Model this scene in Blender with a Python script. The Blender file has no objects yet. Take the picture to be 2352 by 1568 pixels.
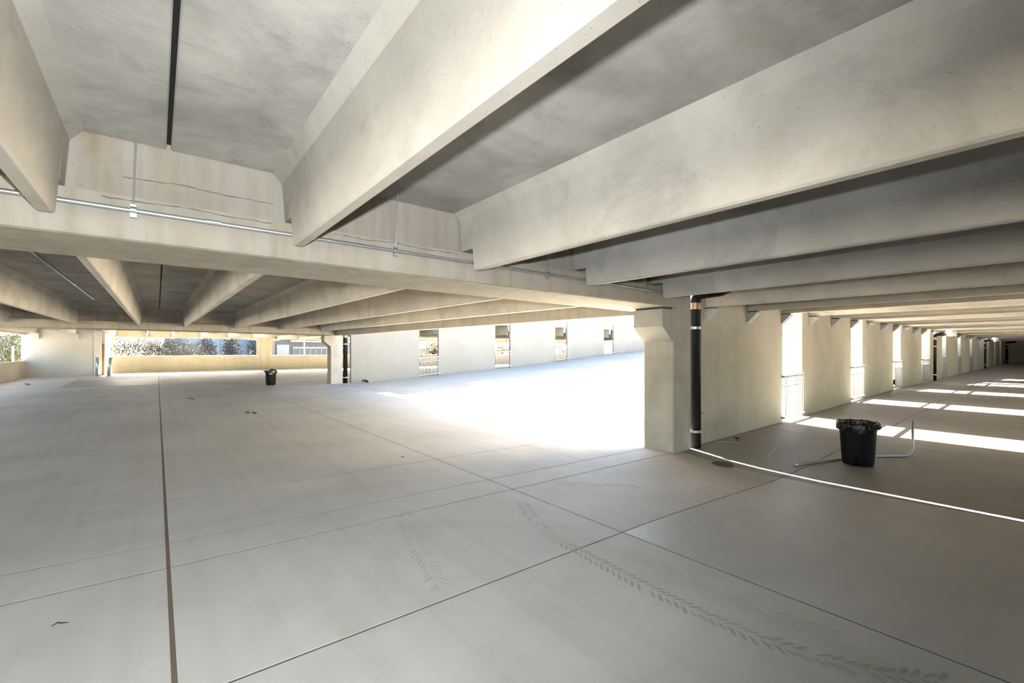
import bpy, bmesh, math, random
from mathutils import Vector, noise as mnoise

random.seed(7)
scene = bpy.context.scene
COL = scene.collection
R = math.radians

# ------------------------------------------------------------------ camera
CAM_H = 1.76
cam_d = bpy.data.cameras.new('camera')
cam_d.sensor_width = 36.0
cam_d.lens = 1020.8 / 2352 * 36.0
cam_d.shift_y = 22 / 2352
cam_d.clip_start = 0.05
cam_d.clip_end = 2000
cam = bpy.data.objects.new('camera', cam_d)
cam.location = (0, 0, CAM_H)
cam.rotation_euler = (R(90), 0, -0.674)
COL.objects.link(cam)
scene.camera = cam

# ------------------------------------------------------------------ light
SUN_EL, SUN_DX = R(28), 0.075
world = bpy.data.worlds.new('sky')
scene.world = world
world.use_nodes = True
wn = world.node_tree.nodes
wl = world.node_tree.links
wn.clear()
w_out = wn.new('ShaderNodeOutputWorld')
w_bg = wn.new('ShaderNodeBackground')
w_sky = wn.new('ShaderNodeTexSky')
w_sky.sky_type = 'NISHITA'
w_sky.sun_disc = False
w_sky.sun_elevation = SUN_EL
w_sky.sun_rotation = math.atan2(SUN_DX, 1.0)
w_sky.air_density = 1.0
w_sky.dust_density = 1.0
w_sky.ozone_density = 1.0
w_bg.inputs['Strength'].default_value = 0.155
wl.new(w_sky.outputs[0], w_bg.inputs[0])
wl.new(w_bg.outputs[0], w_out.inputs[0])

sun_d = bpy.data.lights.new('sun', 'SUN')
sun_d.energy = 34.0
sun_d.angle = R(0.53)
sun_d.color = (1.0, 0.915, 0.79)
sun = bpy.data.objects.new('sun', sun_d)
sdir = Vector((SUN_DX, 1.0, math.tan(SUN_EL) * math.hypot(SUN_DX, 1.0)))
sun.rotation_euler = sdir.to_track_quat('Z', 'Y').to_euler()
sun.location = (20, 60, 40)
COL.objects.link(sun)

# the photographer's flash, on the camera's hot shoe
fl_d = bpy.data.lights.new('flash', 'SPOT')
fl_d.energy = 232
fl_d.spot_size = R(180)
fl_d.spot_blend = 1.0
fl_d.shadow_soft_size = 0.025
fl_d.color = (0.92, 0.97, 1.0)
fl_d.use_nodes = True
fn, fk = fl_d.node_tree.nodes, fl_d.node_tree.links
f_fall = fn.new('ShaderNodeLightFalloff')
f_fall.inputs['Strength'].default_value = 1.0
f_fall.inputs['Smooth'].default_value = 10.0
fk.new(f_fall.outputs['Quadratic'], fn['Emission'].inputs['Strength'])
fl = bpy.data.objects.new('flash', fl_d)
fl.location = (0, 0, 1.93)
fl.rotation_euler = Vector((-0.06, -0.94, -0.16)).to_track_quat('Z', 'Y').to_euler()   # aimed ahead and a little up
COL.objects.link(fl)

scene.view_settings.view_transform = 'Standard'
scene.view_settings.look = 'None'
scene.view_settings.gamma = 1.0
scene.view_settings.use_curve_mapping = False
scene.view_settings.exposure = 3.0
scene.cycles.max_bounces = 10
scene.cycles.diffuse_bounces = 7
scene.cycles.sample_clamp_indirect = 10.0


# ------------------------------------------------------------------ materials
def nodes_of(name):
    m = bpy.data.materials.new(name)
    m.use_nodes = True
    nt = m.node_tree
    return m, nt.nodes, nt.links, nt.nodes['Principled BSDF']


ALB = 0.72     # overall reflectance factor, lowered to weaken bounced light and deepen shade


def concrete(name, base, blotch=0.16, stain=(0.42, 0.33, 0.2), stain_amt=0.25, rough=0.85,
             streak=None, streak_amt=0.12, bump=0.15, speck=0.1, dark_amt=0.0, bscale=0.9, spec=0.25, drips=()):
    """Cast concrete: cloudy tone, finer mottling, ochre stains, pits, optional directional streaks."""
    base = tuple(c * ALB for c in base)
    stain = tuple(c * ALB for c in stain)
    m, N, L, P = nodes_of(name)
    geo = N.new('ShaderNodeNewGeometry')

    def noise(scale, detail=4, rough_=0.55, vec=None, dist=0.0):
        n = N.new('ShaderNodeTexNoise')
        n.inputs['Scale'].default_value = scale
        n.inputs['Detail'].default_value = detail
        n.inputs['Roughness'].default_value = rough_
        n.inputs['Distortion'].default_value = dist
        L.new(vec if vec else geo.outputs['Position'], n.inputs['Vector'])
        return n.outputs['Fac']

    def ramp(fac, a, b, lo=0.0, hi=1.0):
        r = N.new('ShaderNodeMapRange')
        r.inputs['From Min'].default_value = a
        r.inputs['From Max'].default_value = b
        r.inputs['To Min'].default_value = lo
        r.inputs['To Max'].default_value = hi
        L.new(fac, r.inputs['Value'])
        return r.outputs['Result']

    def mix(fac, a, b, mode='MIX'):
        x = N.new('ShaderNodeMix')
        x.data_type = 'RGBA'
        x.blend_type = mode
        if isinstance(fac, float):
            x.inputs[0].default_value = fac
        else:
            L.new(fac, x.inputs[0])
        for s, v in ((6, a), (7, b)):
            if isinstance(v, tuple):
                x.inputs[s].default_value = (*v, 1) if len(v) == 3 else v
            else:
                L.new(v, x.inputs[s])
        return x.outputs[2]

    lo = tuple(c * (1 - blotch) for c in base)
    hi = tuple(min(1, c * (1 + blotch * 0.8)) for c in base)
    col = mix(ramp(noise(bscale, 5, 0.6, dist=0.6), 0.32, 0.68), lo, hi)
    col = mix(ramp(noise(bscale * 6, 5, 0.65), 0.35, 0.65, 0.0, 0.55),
              col, mix(1.0, col, tuple([1 - blotch * 0.55] * 3), 'MULTIPLY'))
    if streak:
        mp = N.new('ShaderNodeMapping')
        mp.inputs['Scale'].default_value = streak
        L.new(geo.outputs['Position'], mp.inputs['Vector'])
        sfac = ramp(noise(1.0, 4, 0.6, mp.outputs['Vector']), 0.42, 0.75)
        sf2 = N.new('ShaderNodeMath')
        sf2.operation = 'MULTIPLY'
        sf2.inputs[1].default_value = streak_amt * 3
        L.new(sfac, sf2.inputs[0])
        col = mix(sf2.outputs[0], col, mix(1.0, col, tuple((c / ALB) ** 0.35 for c in stain), 'MULTIPLY'))
    if stain_amt > 0:
        col = mix(ramp(noise(bscale * 1.7 + 0.37, 6, 0.62, dist=1.2), 0.56, 0.78, 0.0, stain_amt), col, stain)
    if dark_amt > 0:
        col = mix(ramp(noise(bscale * 1.15 + 0.21, 6, 0.7, dist=0.9), 0.55, 0.75, 0.0, dark_amt), col, (0.13, 0.125, 0.12))
    if drips:
        sep = N.new('ShaderNodeSeparateXYZ')
        L.new(geo.outputs['Position'], sep.inputs[0])
        wob = noise(14, 3, 0.6)

        def math_(op, a, b):
            n = N.new('ShaderNodeMath')
            n.operation = op
            for k, v in enumerate((a, b)):
                if isinstance(v, (int, float)):
                    n.inputs[k].default_value = v
                else:
                    L.new(v, n.inputs[k])
            return n.outputs[0]
        for dx, ztop, width, length, amt in drips:
            ax = math_('ABSOLUTE', math_('SUBTRACT', math_('ADD', sep.outputs[0], math_('MULTIPLY', wob, width)), dx + width * 0.5), 0)
            m1 = ramp(ax, width, 0.0)
            m2 = ramp(sep.outputs[2], ztop - length, ztop)
            f = math_('MULTIPLY', math_('MULTIPLY', m1, m2), math_('MULTIPLY', ramp(wob, 0.3, 0.6, 0.4, 1.0), amt))
            col = mix(f, col, (0.2, 0.12, 0.05))
    col = mix(ramp(noise(55, 2, 0.5), 0.68, 0.76, 0.0, speck * 3), col, tuple(c * 0.45 for c in base))
    L.new(col, P.inputs['Base Color'])
    P.inputs['Roughness'].default_value = rough
    P.inputs['Specular IOR Level'].default_value = spec
    b = N.new('ShaderNodeBump')
    b.inputs['Strength'].default_value = bump
    b.inputs['Distance'].default_value = 0.02
    L.new(noise(9, 8, 0.7), b.inputs['Height'])
    L.new(b.outputs[0], P.inputs['Normal'])
    return m


def plain(name, color, rough=0.5, metal=0.0, var=0.0, scale=8.0, bump=0.0, spec=0.5):
    color = tuple(c * ALB for c in color)
    m, N, L, P = nodes_of(name)
    P.inputs['Roughness'].default_value = rough
    P.inputs['Metallic'].default_value = metal
    P.inputs['Specular IOR Level'].default_value = spec
    tc = N.new('ShaderNodeTexCoord')
    n = N.new('ShaderNodeTexNoise')
    n.inputs['Scale'].default_value = scale
    n.inputs['Detail'].default_value = 4
    L.new(tc.outputs['Object'], n.inputs['Vector'])
    x = N.new('ShaderNodeMix')
    x.data_type = 'RGBA'
    L.new(n.outputs['Fac'], x.inputs[0])
    x.inputs[6].default_value = (*[c * (1 - var) for c in color], 1)
    x.inputs[7].default_value = (*[min(1, c * (1 + var)) for c in color], 1)
    L.new(x.outputs[2], P.inputs['Base Color'])
    if bump:
        b = N.new('ShaderNodeBump')
        b.inputs['Strength'].default_value = bump
        b.inputs['Distance'].default_value = 0.01
        L.new(n.outputs['Fac'], b.inputs['Height'])
        L.new(b.outputs[0], P.inputs['Normal'])
    return m


M_FLOOR = concrete('floor_concrete', (0.58, 0.56, 0.515), blotch=0.13, stain=(0.42, 0.36, 0.27), stain_amt=0.35,
                   rough=0.68, streak=(6, 0.1, 1), streak_amt=0.11, bump=0.04, speck=0.05, bscale=0.45, spec=0.3)
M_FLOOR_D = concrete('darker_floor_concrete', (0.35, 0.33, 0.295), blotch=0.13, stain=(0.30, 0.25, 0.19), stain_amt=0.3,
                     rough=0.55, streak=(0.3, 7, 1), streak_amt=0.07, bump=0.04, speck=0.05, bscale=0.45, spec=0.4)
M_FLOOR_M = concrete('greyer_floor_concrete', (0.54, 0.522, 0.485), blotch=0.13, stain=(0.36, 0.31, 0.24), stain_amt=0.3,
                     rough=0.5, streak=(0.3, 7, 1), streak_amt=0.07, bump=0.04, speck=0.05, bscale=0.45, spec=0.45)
M_RAMP = concrete('ramp_concrete', (0.52, 0.475, 0.39), blotch=0.08, stain_amt=0.1, rough=0.85, bscale=0.4)
M_BEAM = concrete('beam_concrete', (0.59, 0.55, 0.475), blotch=0.17, stain=(0.42, 0.33, 0.20), stain_amt=0.35,
                  rough=0.8, bump=0.2, dark_amt=0.36, bscale=0.8, speck=0.2)
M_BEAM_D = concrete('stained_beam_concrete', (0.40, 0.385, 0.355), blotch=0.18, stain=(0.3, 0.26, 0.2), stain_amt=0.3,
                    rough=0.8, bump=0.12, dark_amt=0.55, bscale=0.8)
M_SLAB = concrete('slab_concrete', (0.52, 0.49, 0.435), blotch=0.27, stain=(0.40, 0.33, 0.22), stain_amt=0.35,
                  rough=0.85, bump=0.25, dark_amt=0.5, speck=0.25, bscale=1.1)
M_GIRDER = concrete('girder_concrete', (0.42, 0.385, 0.325), blotch=0.1, stain=(0.45, 0.34, 0.2), stain_amt=0.25,
                    rough=0.85, streak=(7, 7, 0.5), streak_amt=0.26, bump=0.16, bscale=0.8, dark_amt=0.2, speck=0.2,
                    drips=((-0.37, 3.36, 0.07, 0.30, 0.9), (-0.30, 3.40, 0.10, 0.9, 0.3), (0.02, 3.4, 0.05, 1.2, 0.25), (0.27, 3.4, 0.06, 1.1, 0.22),
                           (1.35, 3.4, 0.08, 1.2, 0.2), (1.6, 3.4, 0.05, 1.0, 0.25), (5.6, 2.95, 0.08, 0.6, 0.3), (6.0, 2.95, 0.1, 0.6, 0.3), (6.5, 2.9, 0.14, 0.6, 0.35)))
M_WALL = concrete('wall_concrete', (0.63, 0.59, 0.495), blotch=0.13, stain=(0.46, 0.38, 0.25), stain_amt=0.3,
                  rough=0.85, streak=(4, 4, 0.35), streak_amt=0.1, bump=0.08, bscale=0.6)
M_FARWALL = concrete('far_wall_concrete', (0.60, 0.575, 0.52), blotch=0.06, stain_amt=0.08, rough=0.85,
                     streak=(3, 3, 0.3), streak_amt=0.05, bump=0.05, bscale=0.6)
M_PALEWALL = concrete('darkened_wall_concrete', (0.315, 0.305, 0.28), blotch=0.06, stain_amt=0.06, rough=0.85,
                      streak=(3, 3, 0.3), streak_amt=0.05, bump=0.05, bscale=0.6)  # far wall concrete, colour darkened so bounced sunlight does not wash it out
M_COLUMN = concrete('column_concrete', (0.50, 0.475, 0.42), blotch=0.16, stain=(0.40, 0.31, 0.19), stain_amt=0.35,
                    rough=0.85, streak=(5, 5, 0.5), streak_amt=0.1, bump=0.12, bscale=1.3)
M_YELLOW = concrete('parapet_concrete', (0.55, 0.50, 0.375), blotch=0.1, stain=(0.45, 0.36, 0.2), stain_amt=0.3,
                    rough=0.85, streak=(3, 3, 0.4), streak_amt=0.1, bump=0.06, bscale=0.5)
M_ROOF = concrete('roof_concrete', (0.5, 0.48, 0.44), blotch=0.1, stain_amt=0.1)
M_SEAL = plain('brown_sealant', (0.16, 0.125, 0.085), 0.8, var=0.25, scale=6)
M_JOINT = plain('grey_joint_filler', (0.07, 0.064, 0.055), 0.9, var=0.3, scale=6)
M_PALE = plain('pale_mortar', (0.6, 0.58, 0.53), 0.9, var=0.15, scale=12)
M_CRACK = plain('dark_crack', (0.2, 0.17, 0.13), 0.9, var=0.3, scale=20)
M_PAD = plain('black_bearing_pad', (0.012, 0.012, 0.012), 0.7)
M_PIPE = plain('black_cast_iron', (0.009, 0.009, 0.0095), 0.55, var=0.25, scale=5, spec=0.22)
M_GALV = plain('galvanised_steel', (0.62, 0.64, 0.65), 0.38, 0.85, var=0.12, scale=14)
M_STEEL = plain('grey_steel_bracket', (0.42, 0.43, 0.43), 0.55, 0.3, var=0.12, scale=10)
M_COUPL = plain('copper_coupling', (0.55, 0.38, 0.28), 0.35, 0.75, var=0.12)
M_WHITE = plain('white_paint', (0.8, 0.8, 0.79), 0.5, var=0.03)
M_RAIL = plain('grey_railing_paint', (0.42, 0.42, 0.42), 0.5, var=0.04)
M_CAN = plain('black_plastic', (0.006, 0.006, 0.007), 0.6, var=0.2, scale=4, spec=0.15)
M_BAG = plain('black_bag_plastic', (0.004, 0.004, 0.0045), 0.25, spec=0.4)
M_IRON = plain('rusty_drain_iron', (0.14, 0.115, 0.085), 0.8, 0.2, var=0.3, scale=30)
M_TREAD = plain('tyre_dust', (0.385, 0.376, 0.355), 0.9, var=0.12, scale=20)
M_TREAD2 = plain('faint_tyre_dust', (0.465, 0.452, 0.425), 0.9, var=0.08, scale=20)
M_LEAFDRY = plain('dry_leaf', (0.2, 0.13, 0.06), 0.8, var=0.3)
M_DARK = plain('dark_scrap', (0.02, 0.02, 0.018), 0.7)
M_PAPER = plain('white_paper', (0.8, 0.8, 0.78), 0.8)
M_DOOR = plain('brown_door_paint', (0.22, 0.13, 0.05), 0.6, var=0.1)
M_GROUND = plain('grey_asphalt', (0.3, 0.29, 0.27), 0.9, var=0.15, scale=0.6)
M_GRASS = plain('pale_winter_lawn', (0.38, 0.36, 0.2), 0.95, var=0.2, scale=0.8)
M_GLASS = plain('blue_facade_glass', (0.18, 0.25, 0.30), 0.3, 0.0, var=0.35, scale=0.3, spec=0.4)
M_DGLASS = plain('dark_shop_glass', (0.05, 0.06, 0.075), 0.3, 0.0, var=0.25, scale=0.4, spec=0.4)
M_MULL = plain('white_mullion', (0.4, 0.41, 0.42), 0.5)
M_GREYB = plain('grey_cladding', (0.14, 0.14, 0.155), 0.7, var=0.08, scale=0.5)
M_BEIGEB = plain('cream_render', (0.42, 0.40, 0.36), 0.8, var=0.06, scale=0.5)
M_BRICKB = plain('salmon_brickwork', (0.3, 0.2, 0.16), 0.85, var=0.15, scale=3)
M_LEAF_Y = plain('yellow_green_leaves', (0.055, 0.058, 0.012), 0.7, var=0.3, scale=2)
M_LEAF_P = plain('pale_seed_heads', (0.042, 0.039, 0.026), 0.8, var=0.25, scale=2)
M_LEAF_G = plain('grey_green_leaves', (0.055, 0.058, 0.048), 0.8, var=0.3, scale=1)
M_LEAF_R = plain('red_twigs', (0.017, 0.006, 0.005), 0.95, var=0.25, scale=2, spec=0.05)
M_TWIG = plain('bare_grey_twigs', (0.034, 0.033, 0.033), 0.9, var=0.2, scale=2)
M_TWIG_D = plain('darkened_twigs', (0.009, 0.0088, 0.0088), 0.95, var=0.3, scale=2, spec=0.05)  # twig colour darkened to offset the overexposed sunlight outside
M_LEAF_YD = plain('dark_yellow_leaves', (0.014, 0.0145, 0.004), 0.95, var=0.35, scale=2, spec=0.05)
M_TRUNK = plain('brown_bark', (0.16, 0.12, 0.09), 0.9, var=0.2)


# ------------------------------------------------------------------ helpers
def obj(name, verts, faces, mat, parent=None, loc=None, smooth=False):
    me = bpy.data.meshes.new(name)
    if loc:
        verts = [(v[0] - loc[0], v[1] - loc[1], v[2] - loc[2]) for v in verts]
    me.from_pydata([tuple(v) for v in verts], [], faces)
    me.update()
    bm = bmesh.new()
    bm.from_mesh(me)
    bmesh.ops.recalc_face_normals(bm, faces=bm.faces)
    bm.to_mesh(me)
    bm.free()
    if mat:
        me.materials.append(mat)
    if smooth:
        for p in me.polygons:
            p.use_smooth = True
    o = bpy.data.objects.new(name, me)
    COL.objects.link(o)
    if loc:
        o.location = loc
    if parent is not None:
        o.parent = parent
        if loc:
            o.location = Vector(loc) - Vector(root_loc(parent))
        else:
            o.location = -Vector(root_loc(parent))
    return o


def root_loc(o):
    v = Vector((0, 0, 0))
    while o is not None:
        v = v + Vector(o.location)
        o = o.parent
    return v


def empty(name, loc=(0, 0, 0)):
    o = bpy.data.objects.new(name, None)
    o.empty_display_size = 0.2
    o.location = loc
    COL.objects.link(o)
    return o


def tag(o, label, cat, group=None, kind=None):
    o['label'] = label
    o['category'] = cat
    if group:
        o['group'] = group
    if kind:
        o['kind'] = kind
    return o


def struct(o):
    o['kind'] = 'structure'
    return o


class MB:
    """collects shapes that become ONE mesh object"""
    def __init__(s):
        s.v, s.f = [], []

    def loft(s, rings, cap=True, close=True):
        n = len(rings[0])
        b = len(s.v)
        for r in rings:
            s.v += [tuple(p) for p in r]
        for i in range(len(rings) - 1):
            for j in range(n if close else n - 1):
                a0 = b + i * n + j
                a1 = b + i * n + (j + 1) % n
                s.f.append((a0, a1, a1 + n, a0 + n))
        if cap:
            s.f.append(tuple(range(b + n - 1, b - 1, -1)))
            s.f.append(tuple(range(b + (len(rings) - 1) * n, b + len(rings) * n)))
        return s

    def box(s, x0, x1, y0, y1, z0, z1, c=0.0):
        if c <= 0:
            return s.loft([[(x0, y0, z), (x1, y0, z), (x1, y1, z), (x0, y1, z)] for z in (z0, z1)])
        def ring(z, d):
            e = c
            return [(x0 + d + e, y0 + d, z), (x1 - d - e, y0 + d, z), (x1 - d, y0 + d + e, z), (x1 - d, y1 - d - e, z),
                    (x1 - d - e, y1 - d, z), (x0 + d + e, y1 - d, z), (x0 + d, y1 - d - e, z), (x0 + d, y0 + d + e, z)]
        return s.loft([ring(z0, c * 0.7), ring(z0 + c, 0), ring(z1 - c, 0), ring(z1, c * 0.7)])

    def tube(s, pts, r, n=10, cap=True):
        pts = [Vector(p) for p in pts]
        rings = []
        prev = None
        for i, p in enumerate(pts):
            if i == 0:
                t = pts[1] - p
            elif i == len(pts) - 1:
                t = p - pts[i - 1]
            else:
                t = (pts[i + 1] - p).normalized() + (p - pts[i - 1]).normalized()
            t.normalize()
            u = prev - t * prev.dot(t) if prev else t.orthogonal()
            u.normalize()
            prev = u
            w = t.cross(u)
            rr = r[i] if isinstance(r, (list, tuple)) else r
            rings.append([p + (u * math.cos(2 * math.pi * k / n) + w * math.sin(2 * math.pi * k / n)) * rr for k in range(n)])
        return s.loft(rings, cap)

    def lathe(s, cx, cy, prof, n=32):
        rings = [[(cx + r * math.cos(2 * math.pi * k / n), cy + r * math.sin(2 * math.pi * k / n), z) for k in range(n)] for r, z in prof]
        return s.loft(rings)

    def build(s, name, mat, parent=None, loc=None, smooth=False):
        return obj(name, s.v, s.f, mat, parent, loc, smooth)


def interp(x, pts):
    if x <= pts[0][0]:
        return pts[0][1]
    for (a, za), (b, zb) in zip(pts, pts[1:]):
        if x <= b:
            return za + (zb - za) * (x - a) / (b - a)
    return pts[-1][1]


# ------------------------------------------------------------------ site levels (metres)
X_L, X_R = -6.3, 75.0
Y_B, Y_F = -14.6, 43.5
COLX = (6.955, 7.53)
W1, WT = 4.355, 0.18            # slit wall beside the lane
W2 = 23.58                      # slit wall beyond the ramp
ZX = [(7.2, 0.0), (8.5, 0.0), (11.9, 0.04), (17.4, 0.13), (23, 0.23), (35, 0.28), (80, 0.42)]
RAMP = [(7.2, 0.0), (9.5, 0.04), (11.3, 0.14), (15, 0.39), (19, 0.62), (23, 0.93), (27.2, 1.3), (33.6, 1.75), (57, 3.42), (80, 3.42)]
ZS = [(-8, 2.66), (0, 2.65), (4.5, 2.65), (6.4, 2.62), (8.05, 2.585), (9.8, 2.614), (11.6, 2.66), (13.4, 2.69), (17.2, 2.743), (24.7, 2.79), (76, 2.86)]


DIP_Y = [(-3, 0), (0.3, -0.06), (2.3, -0.105), (3.3, -0.095), (4.3, 0)]
DIP_X = [(3.0, 0), (4.2, 0.1), (5.4, 0.45), (6.9, 1), (8.5, 0.9), (10.8, 0.4), (14.4, 0)]


def zf(x, y):
    """floor level"""
    g = 1.0 if y < 6.5 else max(0.0, 1 - (y - 6.5) / 17.5)
    z = interp(x, ZX) if x > 7.2 else 0.0115 * (7.2 - x) * g
    if y < 4.3:        # shallow fall to the floor drain
        z += interp(y, DIP_Y) * interp(x, DIP_X)
    if y > 4.9:
        z += 0.0038 * (min(y, 24) - 4.9) + 0.005 * max(0.0, y - 24)
    return z


def zramp(x, y):
    return zf(7.2, y) + interp(x, RAMP)


def zs(x, y):
    """underside of the tee stems"""
    return interp(x, ZS) + 0.0065 * max(0.0, y - 5)


STEMS = [-5.87, -4.13, -2.39, -0.56] + [0.945 + 1.83 * k for k in range(40)]
STEMS = [x for x in STEMS if x < X_R - 0.3]
JOINTS = [X_L, -3.3, 0.07]
for k in range(3, len(STEMS) - 1, 2):
    m = (STEMS[k] + STEMS[k + 1]) / 2
    if k > 3:
        JOINTS.append(m - 0.08)
SLITS = [(11.942 + 5.4907 * k, 13.212 + 5.4907 * k) for k in range(11)]

# ------------------------------------------------------------------ ground outside
gr = struct(MB().box(-260, 400, -200, 420, -1.2, -0.75).build('ground', M_GROUND))
lawn = struct(MB().box(-60, 120, 46, 62, -0.76, -0.66).build('ground_lawn', M_GRASS))

# ------------------------------------------------------------------ floor
floor = struct(empty('floor'))


def panel(xa, xb, ya, yb, fa, parent, mat, g=0.006, gx=None, name='slab_panel', depth=0.09):
    """one cast slab; ya / yb may slope with x: (a, b) -> a + b*x"""
    gl, gr_ = gx if gx else (g, g)
    fy0 = lambda q: q[0] if isinstance(q, tuple) else q
    fine = 3 < xa < 14 and -4 < fy0(ya) < 4.4
    steps = [k / 10 for k in range(1, 10)] if fine else (0.25, 0.5, 0.75)
    fy = lambda q, x: q[0] + q[1] * x if isinstance(q, tuple) else q
    xs = [xa + gl, xa + gl + 0.008] + [xa + (xb - xa) * t for t in steps] + [xb - gr_ - 0.008, xb - gr_]
    y_a, y_b = fy(ya, (xa + xb) / 2), fy(yb, (xa + xb) / 2)
    ny = max(3, min(16, int((y_b - y_a) / (0.4 if fine else 0.7))))
    ts = [None] * (ny + 3)
    V, F = [], []
    rows = ny + 3
    for i, x in enumerate(xs):
        a, b = fy(ya, x) + g, fy(yb, x) - g
        ys = [a, a + 0.008] + [a + (b - a) * k / ny for k in range(1, ny)] + [b - 0.008, b]
        rows = len(ys)
        for j, y in enumerate(ys):
            edge = i in (0, len(xs) - 1) or j in (0, rows - 1)
            V.append((x, y, fa(x, y) - (0.002 if edge else 0.0)))
    nx = len(xs)
    for i in range(nx - 1):
        for j in range(rows - 1):
            a = i * rows + j
            F.append((a, a + rows, a + rows + 1, a + 1))
    # skirt
    loop = [i * rows for i in range(nx)] + [(nx - 1) * rows + j for j in range(1, rows)] + \
           [i * rows + rows - 1 for i in range(nx - 2, -1, -1)] + [j for j in range(rows - 2, 0, -1)]
    base = len(V)
    for q in loop:
        x, y, z = V[q]
        V.append((x, y, z - depth))
    n = len(loop)
    for k in range(n):
        F.append((loop[k], loop[(k + 1) % n], base + (k + 1) % n, base + k))
    F.append(tuple(base + k for k in range(n)))
    return obj(name, V, F, mat, parent)


FX = [X_L, -3.5, 0.07, 3.46, 7.2] + [7.2 + 3.6 * k for k in range(1, 19)]
FX = [x for x in FX if x < X_R - 2] + [X_R]
BANDS0 = [Y_B, -9.0, -3.5, (2.66, -0.004), (4.36, -0.012)]
for i in range(len(FX) - 1):
    xa, xb = FX[i], FX[i + 1]
    gx = (0.013 if abs(xa - 0.07) < 0.01 else 0.006, 0.013 if abs(xb - 0.07) < 0.01 else 0.006)
    if xa > 7:
        bands = [Y_B, -3.5, (2.66, -0.004) if xa < 10 else (2.5, 0.0), (4.28, 0.0), 4.95]
    else:
        bands = BANDS0 + [(4.93, -0.024), (6.3, -0.012), 22.3, 23.4, 24.5, 28.5, 34.5, 39.5, Y_F - 0.02]
    for ya, yb in zip(bands, bands[1:]):
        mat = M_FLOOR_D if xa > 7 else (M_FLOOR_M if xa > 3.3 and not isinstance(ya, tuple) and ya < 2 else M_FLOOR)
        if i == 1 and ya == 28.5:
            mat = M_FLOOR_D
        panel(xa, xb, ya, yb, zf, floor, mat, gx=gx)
# floor of the bay beyond the far slit wall (right of the far column)
for i in range(len(FX) - 1):
    if FX[i] > 7:
        for ya, yb in ((23.5, 28.5), (28.5, 34.5), (34.5, Y_F - 0.02)):
            panel(FX[i], FX[i + 1], ya, yb, lambda x, y: zf(7.2, y), floor, M_FLOOR)
# filler strips in the joints
def strip(name, pts, w, mat, parent, dz=-0.007):
    V, F = [], []
    for k, (x, y) in enumerate(pts):
        q = pts[min(k + 1, len(pts) - 1)]
        p = pts[max(k - 1, 0)]
        dx, dy = q[0] - p[0], q[1] - p[1]
        l = math.hypot(dx, dy)
        nx, ny = -dy / l * w, dx / l * w
        for sgn, zz in ((1, 0), (-1, 0)):
            V.append((x + nx * sgn, y + ny * sgn, zf(x, y) + dz))
        for sgn in (1, -1):
            V.append((x + nx * sgn, y + ny * sgn, zf(x, y) + dz - 0.03))
        if k:
            a = 4 * (k - 1)
            F += [(a, a + 1, a + 5, a + 4), (a + 2, a + 6, a + 7, a + 3), (a, a + 4, a + 6, a + 2), (a + 1, a + 3, a + 7, a + 5)]
    F += [(0, 2, 3, 1), (len(V) - 4, len(V) - 3, len(V) - 1, len(V) - 2)]
    return obj(name, V, F, mat, parent)


ysamp = [Y_B + 0.2 + k * (Y_F - Y_B - 0.4) / 150 for k in range(151)]
for x in FX[1:5]:
    strip('joint_sealant', [(x, y) for y in ysamp], 0.016 if abs(x - 0.07) < 0.01 else 0.008,
          M_SEAL if abs(x - 0.07) < 0.01 else M_JOINT, floor, -0.003)
for a, b in ((2.66, -0.004), (4.36, -0.012), (4.93, -0.024), (6.3, -0.012)):
    strip('joint_sealant', [(X_L + 0.1 + k * 0.3, a + b * (X_L + 0.1 + k * 0.3)) for k in range(46)], 0.008, M_JOINT, floor, -0.003)
strip('joint_sealant', [(10.8, y) for y in [-14 + k * 0.35 for k in range(53)]], 0.008, M_JOINT, floor, -0.003)
# raised mortar line on the floor by the wall
strip('mortar_edge', [(8.192, 3.231), (8.6, 3.34), (9.167, 3.446), (9.8, 3.43), (10.516, 3.382)], 0.014, M_PALE, floor, 0.006)

# ------------------------------------------------------------------ ramp (open to the sky)
ramp = struct(empty('floor_ramp'))
RX = [7.2, 9.5, 11.3, 15, 19, 23, 27.2, 30.4, 33.6, 39.4, 45.3, 51.1, 57, 66, 75]
for a, b in zip(RX, RX[1:]):
    panel(a, b, 4.95, 23.5, zramp, ramp, M_RAMP, depth=0.75 if a > 9 else 0.3)

# ------------------------------------------------------------------ ceilings of double tees
def stem_ring(xc, y, z0, lo, top):
    """cross-section of a stem at y; lo trims the bottom (dapped end)"""
    def w(h):
        return 0.046 + 0.045 * h / 0.60
    pts = []
    if lo <= 0:
        pts = [(-0.046, 0.014), (-0.032, 0), (0.032, 0), (0.046, 0.014)]
        z_st = 0.014
    else:
        pts = [(-w(lo), lo), (-w(lo) + 0.002, lo - 0.001), (w(lo) - 0.002, lo - 0.001), (w(lo), lo)]
    pts += [(w(0.57), 0.57), (w(0.57) + 0.075, top), (-w(0.57) - 0.075, top), (-w(0.57), 0.57)]
    return [(xc + a, y, z0 + b) for a, b in pts]


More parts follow.
